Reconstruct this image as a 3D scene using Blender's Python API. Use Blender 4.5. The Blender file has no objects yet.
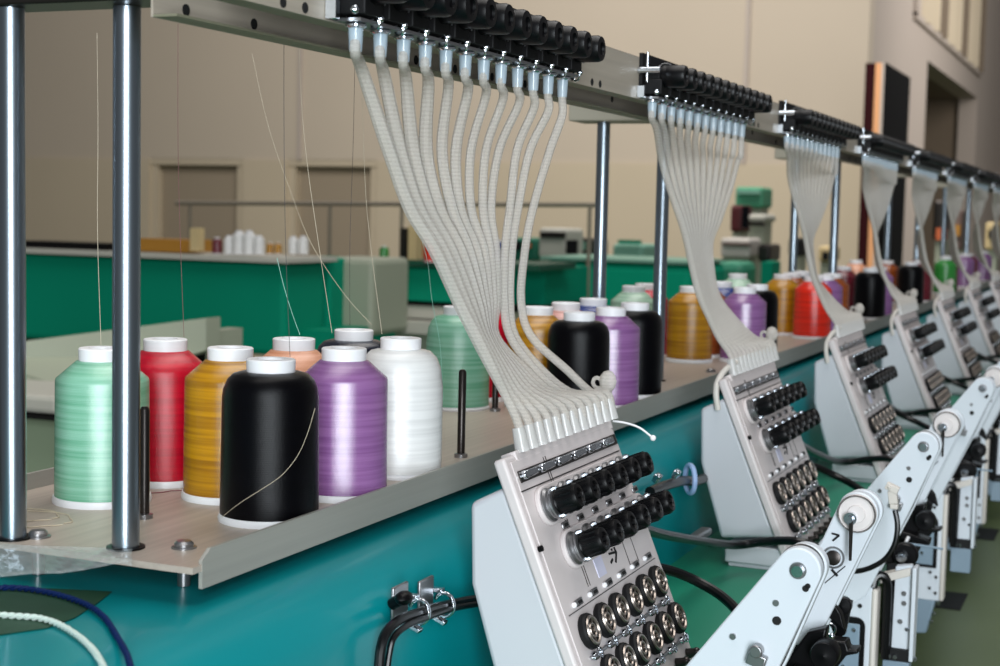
import bpy, bmesh, math, random
from mathutils import Vector, Matrix
random.seed(7)
SC = bpy.context.scene
COL = SC.collection
V = Vector
PI = math.pi

# ------------------------------------------------------------------ camera
F = 1500.1
CR = V((0.9183188, 0.39518117, 0.02285645))
CU = V((-0.05284979, 0.065178, 0.99647314))
CW = V((-0.39229768, 0.91628799, -0.08073943))
CR.normalize(); CW.normalize(); CU = CR.cross(CW); CU.normalize()
cd = bpy.data.cameras.new('camera'); cam = bpy.data.objects.new('camera', cd); COL.objects.link(cam)
cd.sensor_width = 36.0; cd.lens = 36.0 * F / 1000.0
cd.clip_start = 0.02; cd.clip_end = 200
cam.matrix_world = Matrix((( CR.x, CU.x, -CW.x, 0), (CR.y, CU.y, -CW.y, 0), (CR.z, CU.z, -CW.z, 0), (0, 0, 0, 1)))
cd.dof.use_dof = True; cd.dof.focus_distance = 1.12; cd.dof.aperture_fstop = 12.5
SC.camera = cam

def ray(x, y): return CW + CR * ((x - 500) / F) - CU * ((y - 333) / F)
def atY(x, y, Y): r = ray(x, y); return r * (Y / r.y)
def atX(x, y, X): r = ray(x, y); return r * (X / r.x)
def atZ(x, y, Z): r = ray(x, y); return r * (Z / r.z)

# ------------------------------------------------------------------ materials
def lin(c):
    o = []
    for v in c:
        v /= 255.0
        o.append(v / 12.92 if v <= .04045 else ((v + .055) / 1.055) ** 2.4)
    return (o[0], o[1], o[2], 1)

def mat(name, col, rough=.5, metal=0., alpha=1., noise=0., nscale=30., bump=0., bscale=200., coat=0., spec=.5, emis=None, aniso=0.):
    m = bpy.data.materials.new(name); m.use_nodes = True
    nt = m.node_tree; b = nt.nodes['Principled BSDF']
    c = lin(col)
    b.inputs['Base Color'].default_value = c
    b.inputs['Roughness'].default_value = rough
    b.inputs['Metallic'].default_value = metal
    b.inputs['Alpha'].default_value = alpha
    b.inputs['Specular IOR Level'].default_value = spec
    if coat: b.inputs['Coat Weight'].default_value = coat; b.inputs['Coat Roughness'].default_value = .08
    if aniso: b.inputs['Anisotropic'].default_value = aniso
    tc = nt.nodes.new('ShaderNodeTexCoord')
    if noise:
        n = nt.nodes.new('ShaderNodeTexNoise'); n.inputs['Scale'].default_value = nscale; n.inputs['Detail'].default_value = 4
        nt.links.new(tc.outputs['Object'], n.inputs['Vector'])
        r = nt.nodes.new('ShaderNodeValToRGB')
        r.color_ramp.elements[0].position = .3; r.color_ramp.elements[1].position = .7
        r.color_ramp.elements[0].color = tuple(v * (1 - noise) for v in c[:3]) + (1,)
        r.color_ramp.elements[1].color = tuple(min(1, v * (1 + noise)) for v in c[:3]) + (1,)
        nt.links.new(n.outputs['Fac'], r.inputs['Fac']); nt.links.new(r.outputs['Color'], b.inputs['Base Color'])
    if bump:
        n = nt.nodes.new('ShaderNodeTexNoise'); n.inputs['Scale'].default_value = bscale
        nt.links.new(tc.outputs['Object'], n.inputs['Vector'])
        bp = nt.nodes.new('ShaderNodeBump'); bp.inputs['Strength'].default_value = bump; bp.inputs['Distance'].default_value = .001
        nt.links.new(n.outputs['Fac'], bp.inputs['Height']); nt.links.new(bp.outputs['Normal'], b.inputs['Normal'])
    if emis:
        b.inputs['Emission Color'].default_value = lin(emis[0]); b.inputs['Emission Strength'].default_value = emis[1]
    return m

def thread_mat(name, col, col2=None, rough=.25, spec=.6, band=.35):
    """wound thread: fine horizontal winding with soft bands"""
    m = mat(name, col, rough, 0, spec=spec)
    nt = m.node_tree; b = nt.nodes['Principled BSDF']
    b.inputs['IOR'].default_value = 1.45 if 'black' in name else (1.95 if 'lilac' in name else (1.7 if 'mint' in name else (1.45 if 'red' in name else 1.58)))
    tc = nt.nodes.new('ShaderNodeTexCoord')
    mp = nt.nodes.new('ShaderNodeMapping'); mp.inputs['Scale'].default_value = (6, 6, 260)
    nt.links.new(tc.outputs['Object'], mp.inputs['Vector'])
    n = nt.nodes.new('ShaderNodeTexNoise'); n.inputs['Scale'].default_value = 1.0; n.inputs['Detail'].default_value = 3
    nt.links.new(mp.outputs['Vector'], n.inputs['Vector'])
    r = nt.nodes.new('ShaderNodeValToRGB')
    a = lin(col); c2 = lin(col2) if col2 else tuple(v * (1 - band) for v in a[:3]) + (1,)
    r.color_ramp.elements[0].position = .36; r.color_ramp.elements[0].color = c2
    r.color_ramp.elements[1].position = .6; r.color_ramp.elements[1].color = a
    nt.links.new(n.outputs['Fac'], r.inputs['Fac']); nt.links.new(r.outputs['Color'], b.inputs['Base Color'])
    w = nt.nodes.new('ShaderNodeTexWave'); w.wave_type = 'BANDS'; w.bands_direction = 'Z'
    w.inputs['Scale'].default_value = 260; w.inputs['Distortion'].default_value = 3; w.inputs['Detail'].default_value = 2
    w.inputs['Detail Scale'].default_value = 20
    nt.links.new(tc.outputs['Object'], w.inputs['Vector'])
    bp = nt.nodes.new('ShaderNodeBump'); bp.inputs['Strength'].default_value = .2; bp.inputs['Distance'].default_value = .0003
    nt.links.new(w.outputs['Fac'], bp.inputs['Height']); nt.links.new(bp.outputs['Normal'], b.inputs['Normal'])
    pass
    return m

def brushed(name, col, rough, metal, axis=1, strength=.25, var=.12):
    """metal with fine streaks that run along one axis"""
    m = mat(name, col, rough, metal)
    nt = m.node_tree; b = nt.nodes['Principled BSDF']
    tc = nt.nodes.new('ShaderNodeTexCoord'); mp = nt.nodes.new('ShaderNodeMapping')
    s = [220, 220, 220]; s[axis] = 3; mp.inputs['Scale'].default_value = s
    nt.links.new(tc.outputs['Object'], mp.inputs['Vector'])
    n = nt.nodes.new('ShaderNodeTexNoise'); n.inputs['Scale'].default_value = 1; n.inputs['Detail'].default_value = 5
    nt.links.new(mp.outputs['Vector'], n.inputs['Vector'])
    r = nt.nodes.new('ShaderNodeValToRGB'); c = lin(col)
    r.color_ramp.elements[0].position = .3; r.color_ramp.elements[0].color = tuple(v * (1 - var) for v in c[:3]) + (1,)
    r.color_ramp.elements[1].position = .7; r.color_ramp.elements[1].color = tuple(min(1, v * (1 + var)) for v in c[:3]) + (1,)
    nt.links.new(n.outputs['Fac'], r.inputs['Fac']); nt.links.new(r.outputs['Color'], b.inputs['Base Color'])
    bp = nt.nodes.new('ShaderNodeBump'); bp.inputs['Strength'].default_value = strength; bp.inputs['Distance'].default_value = .0003
    nt.links.new(n.outputs['Fac'], bp.inputs['Height']); nt.links.new(bp.outputs['Normal'], b.inputs['Normal'])
    return m

M = {
 'pole': brushed('polished_steel', (150, 162, 172), .3, 1., axis=2, strength=.03, var=.04),
 'tray': brushed('tray_metal', (178, 166, 154), .42, .15, axis=1, strength=.15, var=.10),
 'lip': brushed('lip_metal', (164, 162, 154), .5, .3, axis=1, strength=.15, var=.06),
 'rail': brushed('rail_metal', (170, 160, 146), .5, .1, axis=1, strength=.1, var=.08),
 'bracket': mat('bracket_metal', (168, 164, 148), .5, .2),
 'teal': mat('teal_paint', (0, 134, 140), .32, 0, coat=.12, spec=.3, noise=.04, nscale=3),
 'teal_ledge': mat('teal_ledge_paint', (18, 128, 98), .4, 0, noise=.05, nscale=4),
 'teal_far': mat('green_machine_paint', (0, 146, 114), .7, spec=.15),
 'teal_pale': mat('pale_green_edge', (120, 170, 150), .5),
 'white': mat('cool_white_enamel', (204, 211, 218), .38, 0, noise=.02, nscale=8),
 'case': mat('head_enamel', (196, 198, 203), .42, 0, noise=.02, nscale=8),
 'face': mat('face_plate_grey', (206, 198, 197), .4, .0, noise=.04, nscale=25),
 'ivory': mat('ivory_plastic', (204, 198, 190), .5),
 'black': mat('black_plastic', (5, 5, 7), .36, spec=.22),
 'blackm': mat('black_matt', (8, 8, 10), .6, spec=.3),
 'rubber': mat('black_cable_rubber', (6, 7, 9), .28, spec=.4),
 'chrome': mat('chrome', (205, 212, 220), .16, 1.),
 'steel': mat('dull_steel', (150, 150, 152), .32, .9),
 'darksteel': mat('dark_steel', (66, 62, 60), .3, .85),
 'bronze': mat('bronze_steel', (150, 140, 132), .28, .9),
 'hole': mat('dark_hole', (8, 8, 9), .8),
 'capw': mat('white_spool_plastic', (232, 232, 234), .45),
 'tube': None,
 'blue_grey': mat('blue_grey_paint', (120, 140, 155), .45),
 'wallb': mat('wall_paint_beige', (197, 184, 166), .8, noise=.02, nscale=.6),
 'wallb2': mat('wall_paint_tan', (198, 184, 160), .8, noise=.03, nscale=.6),
 'wallr': mat('wall_paint_rose', (184, 172, 162), .8, noise=.02, nscale=.6),
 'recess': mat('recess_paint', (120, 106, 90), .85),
 'doorp': mat('door_paint', (158, 144, 124), .8),
 'floor': mat('floor_green', (84, 96, 64), .45, noise=.1, nscale=1.5),
 'table': mat('table_green', (86, 100, 66), .4, noise=.08, nscale=2.5),
 'brown': mat('brown_trim', (104, 84, 76), .5),
 'navy': mat('navy_board', (5, 7, 14), .7, spec=.1),
 'greygreen': mat('grey_green_panel', (168, 174, 154), .5),
 'pale': mat('pale_grey_panel', (196, 194, 182), .5),
 'amber': mat('amber_board', (170, 120, 40), .5),
 'cream': mat('cream_wood', (206, 184, 136), .6),
 'orange': mat('orange_plastic', (205, 105, 60), .5),
 'maroon': mat('maroon_edge', (80, 20, 24), .5),
 'peach_edge': mat('peach_edge', (220, 160, 110), .5),
 'bluep': mat('blue_plastic', (30, 50, 120), .5),
 'olive': mat('olive_reflection', (30, 70, 48), .55, noise=.12, nscale=20),
 'film': mat('clear_film', (225, 235, 235), .1, 0, alpha=.2, spec=.9),
 'cordw': mat('white_cord', (205, 222, 214), .6),
 'cordb': mat('navy_cord', (8, 34, 84), .6, spec=.2),
 'sticker': mat('pale_sticker', (206, 206, 226), .5),
}
def tube_mat():
    m = mat('clear_tube_plastic', (222, 215, 206), .18, 0, alpha=.7, spec=.9)
    nt = m.node_tree; b = nt.nodes['Principled BSDF']
    tc = nt.nodes.new('ShaderNodeTexCoord')
    w = nt.nodes.new('ShaderNodeTexWave'); w.bands_direction = 'Z'; w.inputs['Scale'].default_value = 110; w.inputs['Distortion'].default_value = 9
    w.inputs['Detail'].default_value = 2; w.inputs['Detail Scale'].default_value = 30
    nt.links.new(tc.outputs['Object'], w.inputs['Vector'])
    bp = nt.nodes.new('ShaderNodeBump'); bp.inputs['Strength'].default_value = .5; bp.inputs['Distance'].default_value = .0008
    nt.links.new(w.outputs['Fac'], bp.inputs['Height']); nt.links.new(bp.outputs['Normal'], b.inputs['Normal'])
    mr = nt.nodes.new('ShaderNodeMapRange'); mr.inputs['To Min'].default_value = .5; mr.inputs['To Max'].default_value = .78
    nt.links.new(w.outputs['Fac'], mr.inputs['Value']); nt.links.new(mr.outputs['Result'], b.inputs['Alpha'])
    return m
M['tube'] = tube_mat()
M['sleeve'] = mat('blue_clear_sleeve', (196, 216, 230), .15, 0, alpha=.62, spec=.9)
M['conn'] = mat('clear_connector', (218, 218, 216), .2, 0, alpha=.55, spec=.8)

THREADS = {
 'mint': thread_mat('thread_mint', (136, 192, 166), (104, 170, 138)),
 'palegreen': thread_mat('thread_pale_green', (170, 205, 180)),
 'red': thread_mat('thread_red', (192, 2, 38), (168, 0, 32)),
 'gold': thread_mat('thread_gold', (186, 132, 6), (146, 98, 4)),
 'black': thread_mat('thread_black', (2, 2, 5), (1, 1, 3), rough=.3, spec=.2),
 'peach': thread_mat('thread_peach', (218, 158, 126), (202, 136, 100)),
 'lilac': thread_mat('thread_lilac', (144, 96, 152), (122, 72, 132)),
 'navy': thread_mat('thread_navy', (16, 24, 44), (10, 16, 32)),
 'blue': thread_mat('thread_blue', (32, 56, 130)),
 'white': thread_mat('thread_white', (228, 228, 226), (214, 214, 212), band=.05),
 'rust': thread_mat('thread_rust', (150, 72, 24)),
 'scarlet': thread_mat('thread_scarlet', (236, 36, 0)),
 'green': thread_mat('thread_green', (50, 150, 60)),
 'maroon': thread_mat('thread_maroon', (110, 30, 44)),
 'pink': thread_mat('thread_pink', (226, 170, 160)),
}

# ------------------------------------------------------------------ mesh helpers
WL = {}
class MB:
    def __init__(s): s.bm = bmesh.new()
    def _xf(s, vs, c, rot):
        for v in vs:
            if rot is not None: v.co = rot @ v.co
            v.co += V(c)
    def box(s, c, sz, rot=None):
        r = bmesh.ops.create_cube(s.bm, size=1)['verts']
        for v in r: v.co = V((v.co.x * sz[0], v.co.y * sz[1], v.co.z * sz[2]))
        s._xf(r, c, rot); return s
    def bx(s, x0, x1, y0, y1, z0, z1):
        return s.box(((x0 + x1) / 2, (y0 + y1) / 2, (z0 + z1) / 2), (abs(x1 - x0), abs(y1 - y0), abs(z1 - z0)))
    def cyl(s, p0, p1, r, r2=None, n=20):
        p0 = V(p0); p1 = V(p1); d = p1 - p0
        rot = d.to_track_quat('Z', 'Y').to_matrix()
        q = bmesh.ops.create_cone(s.bm, cap_ends=True, segments=n, radius1=r, radius2=r if r2 is None else r2, depth=d.length)['verts']
        s._xf(q, (p0 + p1) / 2, rot); return s
    def sph(s, c, r, n=12, sc=(1, 1, 1)):
        q = bmesh.ops.create_uvsphere(s.bm, u_segments=n, v_segments=max(6, n // 2), radius=r)['verts']
        for v in q: v.co = V((v.co.x * sc[0], v.co.y * sc[1], v.co.z * sc[2]))
        s._xf(q, c, None); return s
    def lathe(s, prof, o=(0, 0, 0), axis=(0, 0, 1), n=32):
        rot = V(axis).to_track_quat('Z', 'Y').to_matrix(); rings = []
        for r, z in prof:
            rings.append([s.bm.verts.new(rot @ V((max(r, 1e-5) * math.cos(2 * PI * i / n), max(r, 1e-5) * math.sin(2 * PI * i / n), z)) + V(o)) for i in range(n)])
        for a, b in zip(rings, rings[1:]):
            for i in range(n):
                j = (i + 1) % n
                s.bm.faces.new((a[i], a[j], b[j], b[i]))
        if prof[0][0] > 1e-4: s.bm.faces.new(rings[0][::-1])
        if prof[-1][0] > 1e-4: s.bm.faces.new(rings[-1])
        return s
    def prism(s, pts, vec):
        """polygon (list of 3D points) swept along vec"""
        vec = V(vec); a = [s.bm.verts.new(V(p)) for p in pts]; b = [s.bm.verts.new(V(p) + vec) for p in pts]
        n = len(pts); s.bm.faces.new(a); s.bm.faces.new(b[::-1])
        for i in range(n):
            j = (i + 1) % n; s.bm.faces.new((a[j], a[i], b[i], b[j]))
        return s
    def tube(s, pts, r, n=8, caps=True):
        pts = [V(p) for p in pts]; rings = []; up = None
        for i, p in enumerate(pts):
            t = (pts[min(i + 1, len(pts) - 1)] - pts[max(i - 1, 0)]).normalized()
            if up is None:
                up = V((0, 0, 1)) if abs(t.z) < .9 else V((1, 0, 0))
            sd = t.cross(up).normalized(); up = sd.cross(t).normalized()
            rr = r[i] if isinstance(r, (list, tuple)) else r
            rings.append([s.bm.verts.new(p + sd * (rr * math.cos(2 * PI * k / n)) + up * (rr * math.sin(2 * PI * k / n))) for k in range(n)])
        for a, b in zip(rings, rings[1:]):
            for k in range(n):
                j = (k + 1) % n; s.bm.faces.new((a[k], a[j], b[j], b[k]))
        if caps: s.bm.faces.new(rings[0][::-1]); s.bm.faces.new(rings[-1])
        return s
    def torus(s, c, axis, R, r, n=28, m=8):
        rot = V(axis).to_track_quat('Z', 'Y').to_matrix()
        pts = [rot @ V((R * math.cos(2 * PI * i / n), R * math.sin(2 * PI * i / n), 0)) + V(c) for i in range(n)]
        rings = []
        ax = rot @ V((0, 0, 1))
        for i in range(n):
            o = (pts[i] - V(c)).normalized()
            rings.append([s.bm.verts.new(pts[i] + o * (r * math.cos(2 * PI * k / m)) + ax * (r * math.sin(2 * PI * k / m))) for k in range(m)])
        for i in range(n):
            a = rings[i]; b = rings[(i + 1) % n]
            for k in range(m):
                j = (k + 1) % m; s.bm.faces.new((a[k], a[j], b[j], b[k]))
        return s
    def build(s, name, m, parent=None, smooth=True, bevel=0., seg=2):
        bm = s.bm
        bmesh.ops.recalc_face_normals(bm, faces=bm.faces)
        if parent is not None: o = WL[parent.name]
        else:
            xs = [v.co.x for v in bm.verts]; ys = [v.co.y for v in bm.verts]; zs = [v.co.z for v in bm.verts]
            o = V(((min(xs) + max(xs)) / 2, (min(ys) + max(ys)) / 2, min(zs)))
        for v in bm.verts: v.co -= o
        me = bpy.data.meshes.new(name); bm.to_mesh(me); bm.free()
        if smooth:
            for p in me.polygons: p.use_smooth = True
            try: me.set_sharp_from_angle(angle=math.radians(35))
            except Exception: pass
        me.materials.append(M[m] if isinstance(m, str) else m)
        ob = bpy.data.objects.new(name, me); COL.objects.link(ob)
        if parent is not None: ob.parent = parent
        else: ob.location = o
        WL[ob.name] = o.copy()
        if bevel:
            bv = ob.modifiers.new('bevel', 'BEVEL'); bv.width = bevel; bv.segments = seg; bv.limit_method = 'ANGLE'; bv.angle_limit = math.radians(40)
        return ob

def tag(o, label, cat, group=None, kind=None):
    o['label'] = label; o['category'] = cat
    if group: o['group'] = group
    if kind: o['kind'] = kind
    return o
def struct(o): o['kind'] = 'structure'; return o
def thing(name, loc, label, cat, group=None):
    o = bpy.data.objects.new(name, None); COL.objects.link(o); o.location = loc; WL[o.name] = V(loc)
    o.empty_display_size = .02
    return tag(o, label, cat, group)
def copy_tree(o, off=(0, 0, 0), label=None, parent=None, mats=None):
    c = o.copy(); COL.objects.link(c)
    if parent is None: c.location = o.location + V(off)
    else: c.parent = parent
    if label: c['label'] = label
    for ch in o.children: copy_tree(ch, parent=c)
    WL[c.name] = WL[o.name] + V(off)
    return c
def smoothpath(pts, n=6):
    """Catmull-Rom"""
    pts = [V(p) for p in pts]; P = [pts[0] * 2 - pts[1]] + pts + [pts[-1] * 2 - pts[-2]]; out = []
    for i in range(1, len(P) - 2):
        for k in range(n):
            t = k / n; a, b, c, d = P[i - 1], P[i], P[i + 1], P[i + 2]
            out.append(.5 * ((2 * b) + (c - a) * t + (2 * a - 5 * b + 4 * c - d) * t * t + (3 * b - a - 3 * c + d) * t ** 3))
    out.append(pts[-1]); return out
ORD = ['nearest', 'second', 'third', 'fourth', 'fifth', 'sixth', 'seventh', 'eighth', 'ninth', 'tenth', 'eleventh', 'twelfth']
PITCH = .6
NH = 8

ZS = -.212          # tray surface
FLOOR = -2.0

# ================================================================== SETTING
mb = MB(); mb.bx(-22, 8, -3, 42, FLOOR - .1, FLOOR); struct(mb.build('floor', 'floor', smooth=False))
WY = 16.0; WX = -2.758
zt = 6.0
mb = MB(); mb.bx(-20, WX, WY, WY + .3, .57, zt)
struct(mb.build('wall_back', 'wallb', smooth=False))
wl = MB()
def rec(x0, x1): return atY(x0, 200, WY).x, atY(x1, 200, WY).x
r1 = rec(150, 243); r2 = rec(287, 377)
for a, b in ((-20, r1[0]), (r1[1], r2[0]), (r2[1], WX)): wl.bx(a, b, WY - .02, WY + .3, FLOOR, .57)
wd = wl.build('wall_back_lower', 'wallb2', smooth=False); wd['kind'] = 'structure'
for i, (a, b) in enumerate((r1, r2)):
    d = MB(); d.bx(a, b, WY + .12, WY + .2, FLOOR, .57)
    dd = struct(d.build('door_%d' % (i + 1), 'doorp', smooth=False))
    f = MB(); w = .1
    f.bx(a, a + w, WY + .02, WY + .12, FLOOR, .53); f.bx(b - w, b, WY + .02, WY + .12, FLOOR, .53); f.bx(a, b, WY + .0, WY + .12, .50, .58)
    f.build('door_frame', 'wallb2', dd, smooth=False)
    f = MB(); f.cyl((b - .22, WY + .09, -.75), (b - .22, WY + .12, -.75), .04); f.build('door_handle', 'steel', dd)
for i, px in enumerate((301, 747)):
    x = atY(px, 60, WY).x
    t = MB(); t.bx(x - .025, x + .025, WY - .03, WY, .57, zt); struct(t.build('trim_%d' % (i + 1), 'wallr', smooth=False))
# side wall running away from the corner, with a dark opening and a louvred vent
sx = WX
mb = MB()
oy0, oy1 = 20.5, 26.8
mb.bx(sx - .3, sx, WY + .3, oy0, FLOOR, zt); mb.bx(sx - .3, sx, oy1, 40, FLOOR, zt)
mb.bx(sx - .3, sx, oy0, oy1, 2.1, zt)
struct(mb.build('wall_side', 'wallr', smooth=False))
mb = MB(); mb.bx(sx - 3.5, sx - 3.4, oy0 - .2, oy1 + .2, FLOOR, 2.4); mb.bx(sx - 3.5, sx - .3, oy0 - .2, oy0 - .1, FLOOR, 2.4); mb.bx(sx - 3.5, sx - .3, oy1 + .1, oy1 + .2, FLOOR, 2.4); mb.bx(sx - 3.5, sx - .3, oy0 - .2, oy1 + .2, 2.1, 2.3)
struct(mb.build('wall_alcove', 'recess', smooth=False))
v = thing('louvre_vent', (sx, 23.5, 2.5), 'beige louvred vent high on the side wall above the dark opening', 'vent')
f = MB()
f.bx(sx, sx + .05, 19.0, 26.9, 2.46, 2.54); f.bx(sx, sx + .05, 26.75, 26.9, 2.5, 5.2); f.bx(sx, sx + .05, 19.0, 19.1, 2.5, 5.2); f.bx(sx, sx + .05, 19, 26.9, 5.1, 5.2)
f.build('vent_frame', 'wallr', v, smooth=False)
for i in range(9):
    f = MB(); y = 19.8 + i * .82
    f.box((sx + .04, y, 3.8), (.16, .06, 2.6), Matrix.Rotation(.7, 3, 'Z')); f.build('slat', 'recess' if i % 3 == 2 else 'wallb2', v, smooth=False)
mb = MB(); mb.bx(-6, 6, 34, 34.2, FLOOR, zt); struct(mb.build('wall_end', 'wallr', smooth=False))

# ================================================================== FOREGROUND MACHINE
Y0, Y1 = .20, 6.6
# beam with rounded shoulder, vertical front and a flat ledge
bt = thing('machine_beam', (-.6, 3, FLOOR), 'long glossy teal machine body running under the metal thread tray', 'machine body')
prof = [(-.735, -.236)]
for i in range(9):
    a = PI / 2 - i * PI / 2 / 8
    prof.append((-.50 + .05 * math.cos(a), -.286 + .05 * math.sin(a)))
prof += [(-.452, -.375), (-.735, -.375)]
mb = MB(); mb.prism([(x, Y0, z) for x, z in prof], (0, Y1 - Y0, 0)); mb.build('beam_body', 'teal', bt)
mb = MB(); mb.bx(-.735, -.285, Y0, Y1, -.46, -.375); mb.build('ledge', 'teal_ledge', bt, bevel=.004)
mb = MB()
for y in (.6, 2.8, 5.0): mb.bx(-.72, -.60, y, y + .25, FLOOR, -.46)
mb.build('plinth', 'teal_far', bt, smooth=False)

# table below the sewing arms
tt = thing('work_table', (-.1, 3, FLOOR), 'long olive green work table surface below the row of white sewing arms', 'table')
mb = MB(); mb.bx(-.60, .02, .9, 7.5, -.665, -.64); mb.build('table_top', 'table', tt, smooth=False)
mb = MB(); mb.bx(.02, .05, .9, 7.5, -.68, -.636); mb.build('table_edge', 'brown', tt, bevel=.002)
for i, (x, y) in enumerate(((-.5, 1.2), (-.04, 1.2), (-.5, 7.0), (-.04, 7.0))):
    mb = MB(); mb.bx(x - .03, x + .03, y, y + .06, FLOOR, -.665); mb.build('leg', 'steel', tt, smooth=False)
for k in range(3):
    mb = MB(); c = atZ(952, 601, -.64); y = c.y + .6 * k; mb.bx(c.x - .03, c.x + .02, y - .06, y + .06, -.6402, -.6385); mb.build('needle_plate', 'blackm', tt, smooth=False)

# tray
tr = thing('thread_tray', (-.62, 3, ZS), 'long grey metal tray that carries the thread cones, with upturned front lip', 'tray')
mb = MB(); mb.bx(-.745, -.502, .724, Y1, ZS - .004, ZS); mb.build('tray_sheet', 'tray', tr, smooth=False)
mb = MB()
z0, z1 = -.2265, -.2035
mb.prism([(-.5015, .733, z0), (-.5015, Y1, z0), (-.5015, Y1, z1), (-.5015, .742, z1), (-.5015, .733, z1 - .006)], (-.0025, 0, 0)); mb.build('front_lip', 'lip', tr, smooth=False)
mb = MB(); mb.bx(-.748, -.745, .74, Y1, ZS - .004, ZS + .012); mb.build('rear_lip', 'lip', tr, smooth=False)
for y in (.765, 1.99, 3.2, 4.4, 5.6):
    for x in (-.537, -.634):
        if y == .765 and x == -.634: yy = .746
        else: yy = y
        mb = MB(); mb.cyl((x, yy, ZS - .0236), (x, yy, ZS), .004); mb.lathe([(.0078, 0), (.0078, .0010), (.0060, .0014), (.0060, .003), (.0045, .0046), (0, .005)], (x, yy, ZS), n=20)
        mb.build('bolt', 'steel', tr)

# upright poles
for i, y in enumerate((.742, 1.836, 2.99, 4.17, 5.39)):
    for j, x in enumerate((-.568, -.6455)):
        yy = y + (.006 if j == 0 else -.006)
        z = .117
        t = thing('support_pole', (x, yy, ZS), 'polished steel pole on the tray, %s of the %s pair' % (('front pole', 'rear pole')[j], ('first and nearest', 'second', 'third', 'fourth', 'fifth')[i]), 'pole', 'steel poles holding the overhead rail')
        mb = MB(); mb.cyl((x, yy, ZS), (x, yy, z), .00835, n=40); mb.build('pole_shaft', 'pole', t)
        mb = MB(); mb.lathe([(.0118, 0), (.0118, .0012), (.0086, .0014)], (x, yy, ZS), n=32); mb.build('base_ring', 'black', t)

# overhead rail
rl = thing('overhead_rail', (-.5, 3.5, .112), 'long folded metal rail with punched holes above the cones', 'rail')
RY0, RY1 = .70, 6.6
mb = MB(); mb.bx(-.4612, -.4595, RY0, RY1, .112, .152); mb.build('rail_face', 'rail', rl, smooth=False)
mb = MB(); mb.bx(-.5155, -.5140, RY0, RY1, .1035, .152); mb.build('rail_back', 'rail', rl, smooth=False)
mb = MB(); mb.bx(-.5140, -.4612, RY0, RY1, .150, .152); mb.build('rail_top', 'rail', rl, smooth=False)
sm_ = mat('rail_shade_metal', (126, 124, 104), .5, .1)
mb = MB(); mb.bx(-.5140, -.498, RY0, RY1, .1035, .105); mb.build('lower_flange', sm_, rl, smooth=False)
mb = MB(); mb.bx(-.476, -.4612, RY0, RY1, .112, .1132); mb.build('front_flange', sm_, rl, smooth=False)
def hole(p, r):
    mb = MB(); mb.cyl(p + V((-.0004, 0, 0)), p + V((.0004, 0, 0)), r, n=18); mb.build('punched_hole', 'hole', rl, smooth=False)
for (px, py) in ((186, 10), (254, 24), (416, 60), (455, 69), (492, 77), (525, 84), (612, 99)):
    p = atX(px, py, -.5138)
    for k in range(4):
        if k == 0 or px > 400: hole(p + V((0, PITCH * k, 0)), .0034)
for (px, py) in ((283, 5), (305, 9), (345, 18), (365, 25), (492, 57), (572, 77), (592, 82), (600, 84)):
    p = atX(px, py, -.4594); p.z = max(p.z, .1162)
    for k in range(4):
        if k == 0 or px > 400: hole(p + V((0, PITCH * k, 0)), .0032)
for i, y in enumerate((.742, 1.836, 2.99, 4.17, 5.39)):
    mb = MB(); y_ = y + .0
    if i == 0: mb.bx(-.78, -.5158, y - .017, y + .017, .1175, .135)
    else: mb.bx(-.685, -.5158, y - .03, y + .03, .117, .1415)
    mb.build('cross_bracket', 'bracket' if i else 'darksteel', rl, bevel=.0015)
    if i:
        mb = MB(); mb.bx(-.60, -.5158, y - .05, y + .05, .1415, .1445); mb.build('gusset', 'bracket', rl, smooth=False)

# ------------------------------------------------------------------ knob bars on the rail
def knob_bar():
    t = thing('thread_guide_bar', (-.455, .98, .112), '', 'thread guide bar', 'black knobbed guide bars along the overhead rail')
    BX = -.4505
    mb = MB(); mb.bx(-.4595, -.456, .80, 1.188, .113, .156); mb.build('bar_plate', 'blackm', t, smooth=False)
    mb = MB(); mb.bx(-.4590, -.441, .806, 1.182, .1125, .1145); mb.build('eyelet_strip', 'steel', t, smooth=False)
    mb = MB(); mb.bx(-.459, -.452, .795, .800, .113, .124); mb.cyl((-.459, .797, .139), (-.437, .797, .139), .0032); mb.cyl((-.45, .797, .128), (-.45, .797, .156), .0014); mb.sph((-.44, .797, .118), .0028, 8); mb.build('end_bracket', 'chrome', t)
    for j in range(12):
        y = .8175 + .0322 * j
        mb = MB(); zc = .1345
        mb.lathe([(.0085, 0), (.0105, .001), (.0109, .003), (.0105, .005), (.0109, .007), (.0109, .021), (.0098, .024), (.0055, .0245), (.005, .0225), (0, .0225)], (-.441, y, zc), (1, 0, 0), n=24)
        kb = mb.build('tension_knob', 'black', t)
        mb = MB(); mb.cyl((-.456, y, zc), (-.441, y, zc), .0094, n=20); mb.bx(-.456, -.438, y - .0115, y + .0115, .1165, .131)
        mb.build('knob_block', 'blackm', t, bevel=.001)
        mb = MB()
        mb.lathe([(.0054, 0), (.0068, .001), (.0068, .0022), (.0055, .0032)], (BX, y, .1095), n=20)
        mb.torus((BX + .008, y + .010, .1135), (.4, 1, .2), .0038, .0009, n=14, m=5)
        mb.sph((BX + .0105, y + .012, .1165), .0026, n=8)
        mb.build('ferrule', 'chrome', t)
        mb = MB(); mb.cyl((BX, y, .0955), (BX, y, .1095), .0040, .0047, n=16); mb.build('sleeve', 'sleeve', t)
        mb = MB(); mb.tube(smoothpath([(-.448, y + .006, .144), (-.443, y + .012, .1485), (-.436, y + .014, .145), (-.436, y + .010, .124)], 3), .0006, 5); mb.build('spring_wire', 'steel', t)
    return t
kb0 = knob_bar()
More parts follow.
